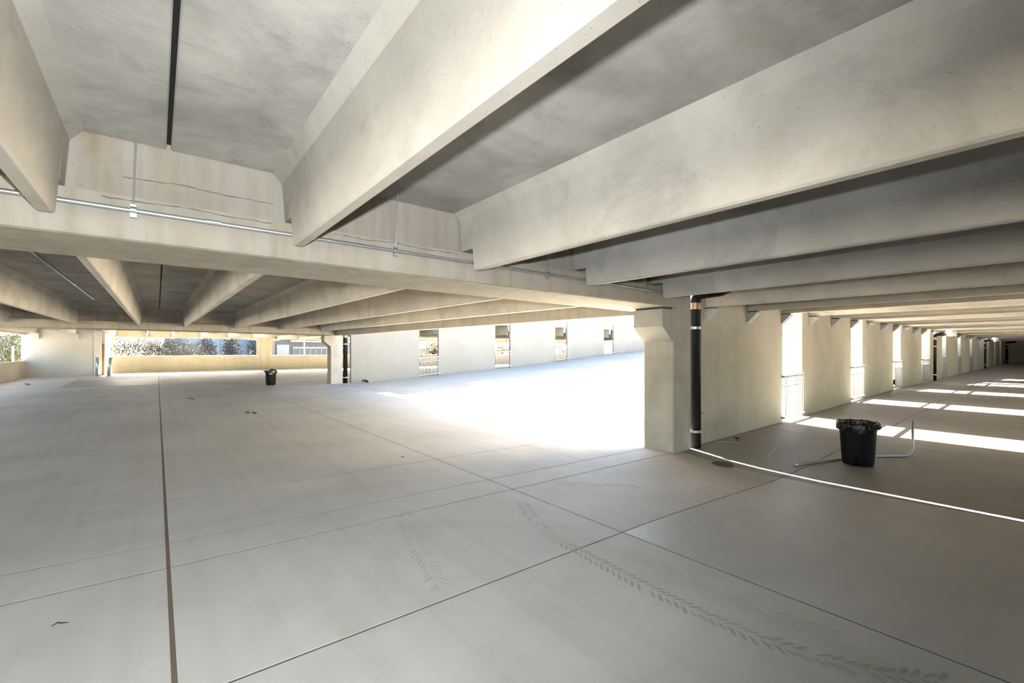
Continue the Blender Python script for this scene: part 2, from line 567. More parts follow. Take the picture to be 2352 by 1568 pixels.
def tee_bay(name, y0, y1, dap0, dap1, xs, joints, fl0, fl1, ladd=0.0):
    """y0..y1 full-depth stems; dap = length of the notched nib beyond either end; fl0..fl1 flange"""
    root = struct(empty(name))
    for ja, jb in zip(joints, joints[1:]):
        mine = [x for x in xs if ja < x < jb]
        g = 0.0135
        MB().loft([[(jb - g, y, zs(jb, y) + 0.70), (jb + g, y, zs(jb, y) + 0.70), (jb + g, y, zs(jb, y) + 0.762), (jb - g, y, zs(jb, y) + 0.762)] for y in (fl0, fl1)]).build('joint_filler', M_PAD, root)
        rings = []
        for y in (fl0, (fl0 + fl1) / 2, fl1):
            za, zb = zs(ja, y) + 0.66, zs(jb, y) + 0.66
            xa, xb = ja + g, jb - g
            rings.append([(xa, y, za + 0.008), (xa + 0.008, y, za), (xb - 0.008, y, zb), (xb, y, zb + 0.008), (xb, y, zb + 0.1), (xa, y, za + 0.1)])
        tee = MB().loft(rings).build('double_tee', M_SLAB, root)
        for x in mine:
            ym = (y0 + y1) / 2
            mb = MB().loft([stem_ring(x, y, zs(x, y), 0, 0.665) for y in (y0, ym, y1)])
            if dap0:
                mb.loft([stem_ring(x, y, zs(x, y0), 0.24, 0.665) for y in (y0 - dap0, y0)])
            if dap1:
                mb.loft([stem_ring(x, y, zs(x, y1), 0.24, 0.665) for y in (y1, y1 + dap1)])
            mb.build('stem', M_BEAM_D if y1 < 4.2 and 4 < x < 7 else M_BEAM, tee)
    # cast topping over the tees
    rings = []
    for y in (fl0, fl1):
        rings.append([(x, y, zs(x, y) + 0.765) for x in joints] + [(x, y, zs(x, y) + 0.85) for x in reversed(joints)])
    MB().loft(rings).build('topping_slab', M_ROOF, root)
    return root


J_ALL = JOINTS + [X_R]
tee_bay('ceiling', Y_B + 0.3, 4.085, 0, 0.22, [x for x in STEMS if x < 7], [j for j in J_ALL if j < 7.3], Y_B, 4.33)
j_mid = [j for j in J_ALL if 7.2 < j < 7.35][0]
tee_bay('ceiling.001', Y_B + 0.3, W1 - 0.01, 0, 0, [x for x in STEMS if x > 7.3], [j for j in J_ALL if j > 7.2], Y_B, W1 - 0.005)
tee_bay('ceiling.002', 5.21, 23.28, 0.2, 0.2, [x for x in STEMS if x < 7], [j for j in J_ALL if j < 7.3], 4.98, 23.5)
tee_bay('ceiling.003', 24.62, Y_F - 0.02, 0.2, 0, STEMS, J_ALL, 24.3, Y_F - 0.02)

# ------------------------------------------------------------------ girders (inverted tees)
def girder(name, y_led0, y_web0, y_web1, y_led1, zoff, lead, xa=X_L + 0.15, xb=6.94):
    root = empty(name, (0, (y_led0 + y_led1) / 2, 2.54 + zoff))
    def ring(x):
        zb = (2.545 - 0.0065 * max(0, x)) + zoff
        zl = zb + 0.31
        zt = zs(x, y_web0) + 0.768
        r = 0.035
        return [(x, y_led0 + r, zb), (x, y_led1 - r, zb), (x, y_led1 - r * 0.3, zb + r * 0.3), (x, y_led1, zb + r), (x, y_led1, zl), (x, y_web1, zl + 0.01), (x, y_web1, zt),
                (x, y_web0, zt), (x, y_web0, zl + 0.01), (x, y_led0, zl), (x, y_led0, zb + r), (x, y_led0 + r * 0.3, zb + r * 0.3)]
    xs = [xa + (xb - xa) * k / 6 for k in range(7)]
    MB().loft([ring(x) for x in xs]).build('beam_body', M_GIRDER, root)
    return root


g1 = girder('concrete_girder', 4.15, 4.34, 4.97, 5.15, 0, None)
def crack(name, parent, xa, xb, y, zfun, seed):
    rnd = random.Random(seed)
    mb = MB()
    x, rings = xa, []
    while x < xb:
        w = rnd.uniform(0.0015, 0.006)
        z = zfun(x) + 0.02 * mnoise.noise(Vector((x * 3, seed, 0))) + 0.008 * mnoise.noise(Vector((x * 14, seed, 3)))
        rings.append([(x, y, z - w), (x, y - 0.002, z), (x, y, z + w), (x, y + 0.004, z)])
        x += rnd.uniform(0.02, 0.05)
    mb.loft(rings)
    return mb.build(name, M_CRACK, parent)


led_top = lambda x: 2.545 - 0.0065 * max(0, x) + 0.285
crack('crack', g1, -0.3, 0.78, 4.1495, led_top, 5)
crack('crack', g1, 1.25, 2.6, 4.1495, led_top, 9)
crack('crack', g1, -0.2, 0.8, 4.3395, lambda x: 3.05 - 0.006 * x, 13)
tag(g1, 'wide pale concrete girder overhead with a thin steel conduit along it', 'girder', kind='thing')
g2 = girder('concrete_girder.001', 23.34, 23.52, 24.28, 24.5, 0.075, None)
tag(g2, 'far concrete girder crossing the dark bay left of the far column', 'girder', kind='thing')

# ------------------------------------------------------------------ columns
def column(name, x0, x1, y0, y1, zbase, ztop, corbel_z=None, cy0=None, cy1=None):
    root = empty(name, ((x0 + x1) / 2, (y0 + y1) / 2, zbase))
    sh = MB().box(x0, x1, y0, y1, zbase - 0.05, min(ztop, 3.22), 0.018)
    if ztop > 3.3:
        sh.box(x0, x1, y0 + 0.1, y1, 3.215, ztop)
    sh.build('shaft', M_COLUMN, root)
    if corbel_z:
        zt = corbel_z
        prof = [(x0 - 0.31, zt), (x0 - 0.31, zt - 0.30), (x0 - 0.01, zt - 0.55), (x0 + 0.05, zt - 0.55), (x0 + 0.05, zt)]
        a, b = cy0, cy1
        MB().loft([[(x, y, z) for x, z in prof] for y in (a, a + 0.01, b - 0.01, b)]).build('corbel', M_COLUMN, root)
        MB().box(x0 - 0.28, x0 - 0.004, a + 0.02, b - 0.02, zt, zt + 0.022).build('bearing_pad', M_PAD, root)
    return root


c1 = column('concrete_column', *COLX, 4.25, 4.85, 0.0, 4.1, 2.478, 4.262, 4.838)
tag(c1, 'nearest concrete column with stepped corbel carrying the girder end, beside a black drain pipe', 'column', kind='thing')
c2 = column('concrete_column.001', *COLX, W2, W2 + 0.62, 0.07, 4.0, 2.555, W2 + 0.012, W2 + 0.605)
tag(c2, 'pale far concrete column with shaded corbel at the left end of the sunlit far wall', 'column', kind='thing')
c3 = column('concrete_column.002', 29.80, 30.60, 4.25, 4.85, 0.26, 4.1)
tag(c3, 'distant concrete column in the slit wall, beside the second black drain pipe down the lane', 'column', kind='thing')
c4 = column('concrete_column.003', 51.68, 52.25, 4.25, 4.85, 0.33, 4.1)
tag(c4, 'farthest visible column of the slit wall, just before the third black drain pipe', 'column', kind='thing')

# spandrel beam along the open edge of the deck
def ebz(y):
    return 2.44 + 0.0065 * (y - 5)
eb = MB().loft([[(7.16, y, ebz(y) + 0.015), (7.175, y, ebz(y)), (7.345, y, ebz(y)), (7.36, y, ebz(y) + 0.015), (7.36, y, 4.62), (7.16, y, 4.62)]
                for y in (4.87, 14.0, 23.56)]).build('spandrel_beam', M_GIRDER, loc=(7.26, 14, 2.5))
tag(eb, 'tan concrete spandrel beam along the open deck edge, between near and far columns', 'beam', kind='thing')

# ------------------------------------------------------------------ slit wall beside the lane
def slit_wall(name, y, first, last, mat, zfun, ztop, n):
    root = struct(empty(name))
    xs = [first]
    for k, (a, b) in enumerate(SLITS[:n]):
        xs += [a, {3: 31.1, 7: 52.7}.get(k, b) if name == 'wall_middle' else b]
    xs.append(last)
    for k in range(0, len(xs), 2):
        xa, xb = xs[k], xs[k + 1]
        MB().box(xa, xb, y, y + WT, min(zfun(xa), zfun(xb)) - 0.15, ztop, 0.012).build('wall_panel', mat, root)
    return root


wall_mid = slit_wall('wall_middle', W1, 7.815, X_R, M_WALL, lambda x: zf(x, 4.3), 3.52, 11)
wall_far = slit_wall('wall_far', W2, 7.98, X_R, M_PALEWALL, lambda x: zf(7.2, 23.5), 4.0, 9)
# steel corbels under each stem of the lane ceiling
for x in STEMS:
    if 7.5 < x < 60:
        z = zs(x, 4.3) - 0.022
        hw = 0.10
        y = W1 + 0.001
        V = []
        for sx in (-hw, hw):
            V += [(x + sx, y, z), (x + sx, y - 0.21, z), (x + sx, y - 0.21, z - 0.02), (x + sx, y, z - 0.235)]
        F = [(0, 1, 2, 3), (7, 6, 5, 4), (0, 4, 5, 1), (1, 5, 6, 2), (2, 6, 7, 3), (3, 7, 4, 0)]
        b = obj('ledge_bracket', V, F, M_STEEL, wall_mid)
        MB().box(x - 0.07, x + 0.07, y - 0.17, y - 0.005, z, z + 0.021).build('bearing_pad', M_PAD, b)

# ------------------------------------------------------------------ railings in the slits
ORD = ['first', 'second', 'third', 'fourth', 'fifth', 'sixth', 'seventh']


def railing(name, xa, xb, y, z0a, z0b, label, group, pick=11):
    root = empty(name, ((xa + xb) / 2, y, (z0a + z0b) / 2))
    zl = lambda x: z0a + (z0b - z0a) * (x - xa) / (xb - xa)
    a, b = xa - 0.09, xb + 0.09
    for nm, h, t in (('top_rail', 1.10, 0.024), ('mid_rail', 0.87, 0.012), ('bottom_rail', 0.10, 0.022)):
        MB().loft([[(x, y - 0.022, zl(x) + h - t), (x, y + 0.022, zl(x) + h - t), (x, y + 0.022, zl(x) + h + t), (x, y - 0.022, zl(x) + h + t)] for x in (a, b)]).build(nm, M_RAIL, root)
    for k in range(pick):
        x = xa + (xb - xa) * (k + 0.5) / pick
        MB().box(x - 0.016, x + 0.016, y - 0.007, y + 0.007, zl(x) + 0.12, zl(x) + 1.08).build('picket', M_RAIL, root)
    for x in (a + 0.03, b - 0.03):
        for h in (0.10, 1.10):
            MB().box(x - 0.03, x + 0.03, y + 0.02, y + 0.047, zl(x) + h - 0.03, zl(x) + h + 0.03).build('end_plate', M_GALV, root)
    tag(root, label, 'railing', group)
    return root


for k, (a, b) in enumerate(SLITS[:7]):
    lab = f'white picket railing across the {ORD[k]} slit right of the near column' if k < 4 else \
          f'white picket railing in the {ORD[k - 4]} slit past the second black drain pipe'
    railing('slit_railing', a, b, W1 - 0.05, zf(a, 4.2), zf(b, 4.2), lab, 'railings in the lane wall slits')
for k, (a, b) in enumerate(SLITS[:4]):
    za, zb = zramp(a, 23.4), zramp(b, 23.4)
    railing('slit_railing', a, b, W2 - 0.05, za, zb,
            f'white picket railing in the {ORD[k]} slit right of the far column', 'railings in the far wall slits')

# ------------------------------------------------------------------ back wall with the long openings
wall_back = struct(empty('wall_back'))
YB0, YB1 = Y_F, Y_F + 0.2


def bw(name, x0, x1, z0, z1, y0=YB0, y1=YB1, mat=M_YELLOW, c=0.01):
    return MB().box(x0, x1, y0, y1, z0, z1, c).build(name, mat, wall_back)


bays = [(-2.6, 7.23)] + [(7.23 + 11.0 * k, 7.23 + 11.0 * (k + 1)) for k in range(6)]
for a, b in bays:
    bw('parapet', a + 0.02, b - 0.02, -0.7, 1.38)
    bw('coping', a + 0.02, b - 0.02, 1.382, 1.40, YB0 - 0.01, YB1 + 0.01, M_WHITE, 0.004)
    bw('header', a + 0.02, b - 0.02, 2.80, 4.5)
    bw('jamb', b - 0.52, b - 0.02, 1.39, 2.81, YB0 + 0.005, YB1 - 0.005)
    bw('jamb', a + 0.02, a + (0.64 if a > 0 else 0.12), 1.39, 2.81, YB0 + 0.005, YB1 - 0.005)
    bw('pier', b - 0.25, b + 0.25, -0.7, 4.4, YB0 - 0.05, YB0 + 0.02)
for x in STEMS:
    if -2.5 < x < 70:
        z = zs(x, Y_F) - 0.01
        bw('header_corbel', x - 0.14, x + 0.14, z - 0.16, z, YB0 - 0.26, YB0 + 0.01, M_YELLOW, 0.015)

# ------------------------------------------------------------------ corner enclosure, left side wall, end wall
wall_corner = struct(empty('wall_corner'))
MB().box(-6.5, -3.25, 40.0, 40.2, -0.1, 3.42, 0.01).build('wall_panel', M_FARWALL, wall_corner)
MB().box(-3.25, -2.86, 39.93, 40.25, -0.1, 3.42, 0.012).build('pier', M_FARWALL, wall_corner)
MB().box(-2.87, -2.70, 40.05, 43.6, -0.1, 3.40, 0.01).build('return_wall', M_FARWALL, wall_corner)
for x in (-5.87, -4.13):
    z = zs(x, 40)
    MB().box(x - 0.16, x + 0.16, 39.72, 40.01, z - 0.36, z - 0.01, 0.015).build('corbel', M_FARWALL, wall_corner)
door = struct(MB().box(-2.855, -2.74, 39.98, 40.04, 0.15, 2.25, 0.004).build('door_1', M_DOOR))

wall_left = struct(empty('wall_left'))
for ya, yb in ((Y_B, -8.5), (-8.5, -2.2), (-2.2, 4.1), (5.2, 11.3), (11.3, 17.4), (17.4, 23.3), (24.5, 32.2), (32.2, 39.98)):
    MB().box(X_L - 0.2, X_L, ya + 0.01, yb - 0.01, -0.9, 1.15, 0.01).build('parapet', M_WALL, wall_left)
    MB().box(X_L - 0.2, X_L, ya + 0.01, yb - 0.01, 2.74, 3.6, 0.01).build('header', M_WALL, wall_left)
for y in (-14.3, -8.5, -2.2, 4.65, 11.3, 17.4, 23.9, 32.2):
    if y != 32.2:
        MB().box(X_L - 0.22, X_L + 0.12, y - 0.26, y + 0.26, -0.9, 3.62, 0.015).build('pier', M_COLUMN, wall_left)

wall_front_added = struct(empty('wall_front_added'))  # unseen wall behind the camera, added to hold back light
MB().box(X_L, 7.0, Y_B - 0.25, Y_B, -0.9, 4.2).build('wall_panel', M_WALL, wall_front_added)
for k in range(6):
    xa, xb = 7.0 + k * 11.3, 7.0 + (k + 1) * 11.3
    MB().box(xa, xb, Y_B - 0.25, Y_B, -0.9, 1.1, 0.01).build('parapet', M_WALL, wall_front_added)
    MB().box(xa, xb, Y_B - 0.25, Y_B, 2.75 if k < 4 else 1.11, 4.2, 0.01).build('header', M_WALL, wall_front_added)  # openings added to light the slit wall; last ones closed to darken the lane end
    MB().box(xa - 0.3, xa + 0.3, Y_B - 0.2, Y_B + 0.1, -0.9, 3.4, 0.01).build('pier', M_COLUMN, wall_front_added)
wall_end = struct(empty('wall_right'))
MB().box(X_R, X_R + 0.3, Y_B, Y_F + 0.2, -0.9, 4.4).build('wall_panel', M_WALL, wall_end)

# ------------------------------------------------------------------ drain pipes beside the columns
def drain_pipe(x, y, zb, zt, label, white_head, armlen=0.52, ysign=-1):
    root = empty('drain_pipe', (x, y, zb))
    r = 0.112
    pts = [(x, y, zb + 0.0), (x, y, zt - 0.15)]
    for k in range(1, 7):
        a = k / 6 * math.pi / 2
        pts.append((x, y + ysign * 0.17 * (1 - math.cos(a)), zt - 0.15 + 0.17 * math.sin(a)))
    pts.append((x, y + ysign * armlen, zt + 0.03))
    MB().tube(pts, r, 20).build('pipe', M_PIPE, root, smooth=True)
    for h in (0.30, zt - zb - 0.62):
        cl = MB().tube([(x, y, zb + h - 0.022), (x, y, zb + h + 0.022)], r + 0.009, 20)
        cl.box(x + r, x + r + 0.05, y - 0.02, y + 0.02, zb + h - 0.018, zb + h + 0.018)
        cl.box(x - r - 0.04, x - r, y - 0.02, y + 0.02, zb + h - 0.018, zb + h + 0.018)
        cl.build('strap', M_GALV, root)
    cp = MB()
    z = zt - 0.22
    for k in range(5):
        cp.tube([(x, y, z + k * 0.024 - 0.06), (x, y, z + k * 0.024 - 0.06 + 0.017)], r + 0.012, 20)
    cp.tube([(x, y, z - 0.062), (x, y, z + 0.055)], r + 0.006, 20)
    cp.build('coupling', M_COUPL, root)
    ye = y + ysign * armlen
    hd = MB()
    if white_head:
        hd.tube([(x, ye - ysign * 0.03, zt + 0.03), (x, ye + ysign * 0.12, zt + 0.03)], 0.155, 16)
        hd.lathe(x, ye + ysign * 0.16, [(0.05, zt - 0.15), (0.17, zt - 0.12), (0.19, zt + 0.05), (0.14, zt + 0.16), (0.12, zt + 0.32)], 18)
    else:
        hd.tube([(x, ye - ysign * 0.02, zt + 0.03), (x, ye + ysign * 0.07, zt + 0.05), (x, ye + ysign * 0.12, zt + 0.14), (x, ye + ysign * 0.13, zt + 0.5)], r * 0.95, 16)
    hd.build('drain_body', M_WHITE if white_head else M_PIPE, root)
    tag(root, label, 'pipe', 'drain pipes beside the columns')
    return root


drain_pipe(7.692, 4.275, zf(7.8, 4.4), 2.80, 'tall black drain pipe with silver straps, standing against the nearest concrete column', False)
drain_pipe(30.85, 4.275, zf(31, 4.3), 2.62, 'second black drain pipe down the lane, topped by a white drain body', True, 0.5)
drain_pipe(52.47, 4.275, zf(52, 4.3), 2.64, 'third black drain pipe far down the lane, with a smaller white drain body', True, 0.5)
drain_pipe(73.0, 4.22, zf(73, 4.3), 2.70, 'farthest black drain pipe against the dark end wall of the lane', False, 0.5)
drain_pipe(7.77, W2 + 0.25, 0.07, 2.75, 'thin dark drain pipe in the gap right of the far concrete column', False, 0.02)

# ------------------------------------------------------------------ conduit on the girder
cz = lambda x: 2.752 - 0.0055 * max(0, x)
root = empty('steel_conduit', (0.9, 4.118, 2.75))
MB().tube([(x, 4.118, cz(x)) for x in (-6.0, -3, -0.6, 1.0, 3, 5, 6.9)], 0.0165, 12).build('conduit_tube', M_GALV, root, smooth=True)
for x in (0.34, 3.35, 6.3):
    MB().tube([(x - 0.05, 4.118, cz(x)), (x + 0.05, 4.118, cz(x))], 0.020, 12).build('coupling', M_GALV, root)
for x in (-2.2, -0.13, 1.83, 3.87, 5.93):
    rod = MB().tube([(x, 4.118, cz(x) + 0.03), (x + 0.015, 4.105, zs(x, 4.1) + 0.665)], 0.006, 8).build('hanger_rod', M_GALV, root)
    c = MB().tube([(x - 0.016, 4.118, cz(x)), (x + 0.016, 4.118, cz(x))], 0.024, 12)
    c.box(x - 0.017, x + 0.017, 4.100, 4.136, cz(x) + 0.022, cz(x) + 0.040)
    c.box(x - 0.019, x + 0.019, 4.098, 4.138, cz(x) - 0.052, cz(x) - 0.022)
    c.build('clamp', M_GALV, root)
tag(root, 'thin galvanised steel conduit hung on rods along the front of the girder', 'conduit')

root = empty('ceiling_conduit', (-2.0, 14, 3.3))
z0 = lambda y: zs(-1.6, y) + 0.64
MB().tube([(-1.55, y, z0(y)) for y in (6.0, 11, 15.5, 19.0)], 0.014, 8).build('conduit_tube', M_GALV, root)
for y in (7, 11, 15, 18.9):
    MB().box(-1.58, -1.52, y - 0.02, y + 0.02, z0(y) - 0.016, z0(y) + 0.022).build('clamp', M_GALV, root)
tag(root, 'thin conduit under the dark far ceiling, left of the black slab joint', 'conduit')

# ------------------------------------------------------------------ trash cans
def trash_can(x, y, zb, h, rb, rt, rot, label, sticker):
    root = empty('trash_can', (x, y, zb))
    n = 48
    rings = []
    prof = [(rb * 0.86, 0.0), (rb * 0.97, 0.012), (rb, 0.04), (rb + (rt - rb) * 0.25, h * 0.28), (rb + (rt - rb) * 0.8, h * 0.8), (rt, h - 0.05), (rt + 0.006, h - 0.045),
            (rt + 0.018, h - 0.035), (rt + 0.02, h - 0.006), (rt + 0.012, h), (rt - 0.006, h), (rt - 0.012, h - 0.05), (rb - 0.012, 0.05), (rb * 0.5, 0.04)]
    mb = MB()
    for i, (r, z) in enumerate(prof):
        ring = []
        for k in range(n):
            a = 2 * math.pi * k / n
            rr = r
            if 2 < i < 5 and k % 8 in (0, 1):
                rr = r - 0.006
            if i <= 1 and k % 12 in (0, 1, 2, 3):
                pass
            ring.append((x + rr * math.cos(a + rot), y + rr * math.sin(a + rot), zb + z + (0.035 if i <= 1 and k % 12 in (5, 6, 7) else 0)))
        rings.append(ring)
    mb.loft(rings)
    mb.build('body', M_CAN, root, smooth=True)
    for s in (0, math.pi):
        a = rot + s + 0.2
        ca, sa = math.cos(a), math.sin(a)
        pts = []
        for t, o, zz in ((-0.075, 0.0, h - 0.03), (-0.07, 0.045, h - 0.03), (0.07, 0.045, h - 0.03), (0.075, 0.0, h - 0.03)):
            rr = rt + 0.012 + o
            pts.append((x + rr * ca - t * sa, y + rr * sa + t * ca, zb + zz))
        MB().tube(pts, 0.016, 8).build('handle', M_CAN, root)
    for k in range(4):
        a = rot + 0.5 + k * math.pi / 2
        px, py = x + (rb - 0.035) * math.cos(a), y + (rb - 0.035) * math.sin(a)
        MB().lathe(px, py, [(0.03, zb), (0.034, zb + 0.03), (0.03, zb + 0.045)], 10).build('foot', M_CAN, root)
    if sticker:
        a0 = math.atan2(-y, -x) - 0.15
        for da, w, nm in ((0.0, 0.05, 'label_sticker'), (0.32, 0.035, 'label_sticker')):
            V = []
            for zz in (h - 0.17, h - 0.07):
                for t in (-w / 2, w / 2):
                    r0 = rb + (rt - rb) * zz / h + 0.004
                    aa = a0 + da + t / r0
                    V.append((x + r0 * math.cos(aa), y + r0 * math.sin(aa), zb + zz))
            for vx in list(V):
                d = math.hypot(vx[0] - x, vx[1] - y)
                V.append((x + (vx[0] - x) * (d - 0.003) / d, y + (vx[1] - y) * (d - 0.003) / d, vx[2]))
            obj(nm, V, [(0, 1, 3, 2), (4, 6, 7, 5), (0, 2, 6, 4), (1, 5, 7, 3), (0, 4, 5, 1), (2, 3, 7, 6)], M_PAPER, root)
    tag(root, label, 'trash can')
    return root


def bin_bag(x, y, zb, h, rt, seed, label, peak=0.0):
    n = 72
    mb = MB()
    # from the flap hanging outside, over the rim, down into the can
    prof = [(rt + 0.032, h - 0.10, 1.0), (rt + 0.036, h - 0.06, 0.8), (rt + 0.036, h - 0.01, 0.5), (rt + 0.022, h + 0.012, 0.5), (rt + 0.002, h + 0.016, 0.5),
            (rt - 0.02, h + 0.0, 0.5), (rt - 0.03, h - 0.09, 0.7), (rt - 0.045, h - 0.2, 0.8), (rt * 0.6, h - 0.3, 0.8), (rt * 0.2, h - 0.32, 0.5)]
    rings = []
    for i, (r, z, amp) in enumerate(prof):
        ring = []
        for k in range(n):
            a = 2 * math.pi * k / n
            p = Vector((math.cos(a) * 3, math.sin(a) * 3, seed + z * 3))
            nz = mnoise.noise(p * 1.0) * 0.6 + mnoise.noise(p * 2.7) * 0.7
            flap = (mnoise.noise(Vector((math.cos(a) * 1.7, math.sin(a) * 1.7, seed * 2))) * 0.09 + mnoise.noise(Vector((math.cos(a) * 6, math.sin(a) * 6, seed))) * 0.03) if i < 2 else 0
            out = 0.02 * amp * (nz + 0.35) if i < 5 else 0.016 * amp * nz
            up = 0.02 * mnoise.noise(p * 1.9) if 2 <= i <= 5 else 0
            if peak and 2 <= i <= 5:
                up += peak * max(0, math.cos(a - 1.2)) ** 14 + peak * 0.5 * max(0, math.cos(a + 0.9)) ** 10
            rr = max(r + out, rt + 0.024) if i < 3 else r + out
            ring.append((x + rr * math.cos(a), y + rr * math.sin(a), zb + z + up + (flap if i == 0 else flap * 0.4)))
        rings.append(ring)
    mb.loft(rings, cap=False)
    mb.f.append(tuple(range(len(mb.v) - n, len(mb.v))))
    o = mb.build('trash_bag', M_BAG, loc=(x, y, zb + h))
    tag(o, label, 'trash bag')
    return o


zc = zf(8.92, 2.14)
trash_can(8.92, 2.14, zc, 0.675, 0.212, 0.252, 0.9, 'black plastic trash can on the right-hand floor beside a bent steel conduit', False)
bin_bag(8.92, 2.14, zc, 0.675, 0.252, 3.1, 'glossy black bag lining the trash can beside the bent conduit', 0.0)
zc = zf(4.4, 24.75)
trash_can(4.42, 24.75, zc, 0.70, 0.21, 0.245, 0.35, 'far black trash can with a white sticker, in front of the yellow parapet', True)
bin_bag(4.42, 24.75, zc, 0.70, 0.245, 8.7, 'black bag with peaked corners draped over the far trash can', 0.09)

# ------------------------------------------------------------------ loose things on the lane floor
def on_floor(pts, r):
    return [(x, y, zf(x, y) + r + dz) for x, y, dz in pts]


root = empty('bent_conduit', (9.0, 1.95, zf(9, 2)))
pts = [(8.032, 2.756, 0), (8.99, 2.40, 0), (9.50, 2.13, 0), (9.93, 1.73, 0)]
pts = on_floor(pts, 0.019)
bx, by = 9.93, 1.73
ux, uy = 0.87, -0.49
for k in range(1, 8):
    a = k / 7 * math.pi / 2
    pts.append((bx + ux * 0.16 * math.sin(a), by + uy * 0.16 * math.sin(a), zf(bx, by) + 0.019 + 0.16 * (1 - math.cos(a))))
ex, ey, ez = pts[-1]
pts.append((ex - 0.01, ey + 0.01, zf(bx, by) + 0.63))
MB().tube(pts, 0.019, 10).build('conduit_tube', M_GALV, root, smooth=True)
MB().tube([pts[0], (pts[0][0] + 0.05, pts[0][1] - 0.02, pts[0][2])], 0.023, 10).build('coupling', M_GALV, root)
tag(root, 'long bent steel conduit on the floor passing behind the near trash can, its end upright', 'conduit')

o = MB().tube(on_floor([(8.459, 4.28, 0), (8.60, 4.12, 0), (8.733, 3.967, 0)], 0.012), 0.011, 8).build('conduit_offcut', M_GALV, loc=(8.55, 4.07, 0.0), smooth=True)
tag(o, 'short steel conduit offcut lying by the wall, right of the near drain pipe', 'conduit')

# round floor drain
root = empty('floor_drain', (7.14, 3.49, zf(7.14, 3.49)))
dz = zf(7.14, 3.49) + 0.012
MB().lathe(7.14, 3.49, [(0.165, dz - 0.02), (0.165, dz + 0.004), (0.158, dz + 0.007), (0.125, dz + 0.007), (0.122, dz + 0.003)], 28).build('drain_ring', M_IRON, root)
for k in range(-4, 5):
    w = math.sqrt(0.122 ** 2 - (k * 0.026) ** 2)
    MB().box(7.14 - w, 7.14 + w, 3.49 + k * 0.026 - 0.008, 3.49 + k * 0.026 + 0.008, dz - 0.004, dz + 0.008).build('grate_bar', M_IRON, root)
tag(root, 'round rusty floor drain beside the thin line of sunlight near the column', 'drain')

# wall fitting
root = empty('pipe_fitting', (8.07, W1 - 0.03, 0.586))
f = MB()
f.tube([(8.06, W1, 0.586), (8.06, W1 - 0.05, 0.586)], 0.018, 10)
f.tube([(8.06, W1 - 0.045, 0.586), (8.10, W1 - 0.06, 0.635)], 0.011, 8)
f.tube([(8.06, W1 - 0.045, 0.586), (8.11, W1 - 0.06, 0.54)], 0.013, 8)
f.build('fitting_body', M_GALV, root)
tag(root, 'small bright metal fitting on the wall, right of the near drain pipe', 'fitting')


def leaf(x, y, rot, size, mat, name, label, cat, curl=0.3):
    z = zf(x, y) + 0.006
    V, F = [], []
    n = 6
    for i in range(n + 1):
        t = i / n
        w = size * 0.32 * math.sin(math.pi * min(1, t * 0.96 + 0.02)) + 0.001
        for s in (-1, 0, 1):
            lx, ly = (t - 0.5) * size, s * w
            zz = z + abs(s) * w * curl + size * 0.12 * math.sin(t * 5 + rot)+ size * 0.13
            V.append((x + lx * math.cos(rot) - ly * math.sin(rot), y + lx * math.sin(rot) + ly * math.cos(rot), zz))
    m = len(V)
    V += [(a, b, c - 0.003) for a, b, c in V]
    for i in range(n):
        for s in (0, 1):
            a = i * 3 + s
            F.append((a, a + 1, a + 4, a + 3))
            F.append((m + a, m + a + 3, m + a + 4, m + a + 1))
    for i in range(n):
        a = i * 3
        F += [(a, a + 3, m + a + 3, m + a), (a + 2, m + a + 2, m + a + 5, a + 5)]
    F += [(0, m, m + 1, 1), (1, m + 1, m + 2, 2), (m - 3, m - 2, 2 * m - 2, 2 * m - 3), (m - 2, m - 1, 2 * m - 1, 2 * m - 2)]
    o = obj(name, V, F, mat, loc=(x, y, z))
    tag(o, label, cat)
    return o


leaf(0.93, 18.85, 0.4, 0.22, M_LEAFDRY, 'dry_leaf', 'curled brown dry leaf on the floor right of the brown sealed joint, far off', 'leaf')
leaf(1.90, 13.85, 1.1, 0.2, M_LEAFDRY, 'dry_leaf', 'brown dry leaf at mid floor, left one of a close pair', 'leaf')
leaf(2.06, 13.70, 2.3, 0.18, M_DARK, 'dry_leaf', 'dark shrivelled leaf at mid floor, right one of a close pair', 'leaf')
leaf(-4.90, 31.37, 0.9, 0.36, M_PAPER, 'paper_scrap', 'white paper scrap on the floor before the far left corner wall', 'paper')
leaf(8.57, 23.1, 0.2, 0.42, M_DARK, 'rag', 'small black rag at the foot of the bright far wall', 'rag', 0.8)
leaf(3.07, 6.65, 0.5, 0.06, M_DARK, 'dry_leaf', 'tiny dark leaf near the diagonal floor joint before the sunlit ramp', 'leaf')
leaf(9.06, 4.12, 0.9, 0.16, M_DARK, 'wood_chip', 'small dark wood chip on the floor behind the pale mortar line', 'wood chip')
tw = MB().tube([(-0.50, 3.845, zf(-.5, 3.8) + 0.006), (-0.475, 3.86, zf(-.5, 3.8) + 0.012), (-0.46, 3.85, zf(-.5, 3.8) + 0.008), (-0.425, 3.835, zf(-.5, 3.8) + 0.006)], [0.002, 0.004, 0.004, 0.002], 6)
tag(tw.build('twig', M_DARK, loc=(-0.46, 3.85, 0.09)), 'tiny dark twig on the pale floor left of the brown joint', 'twig')

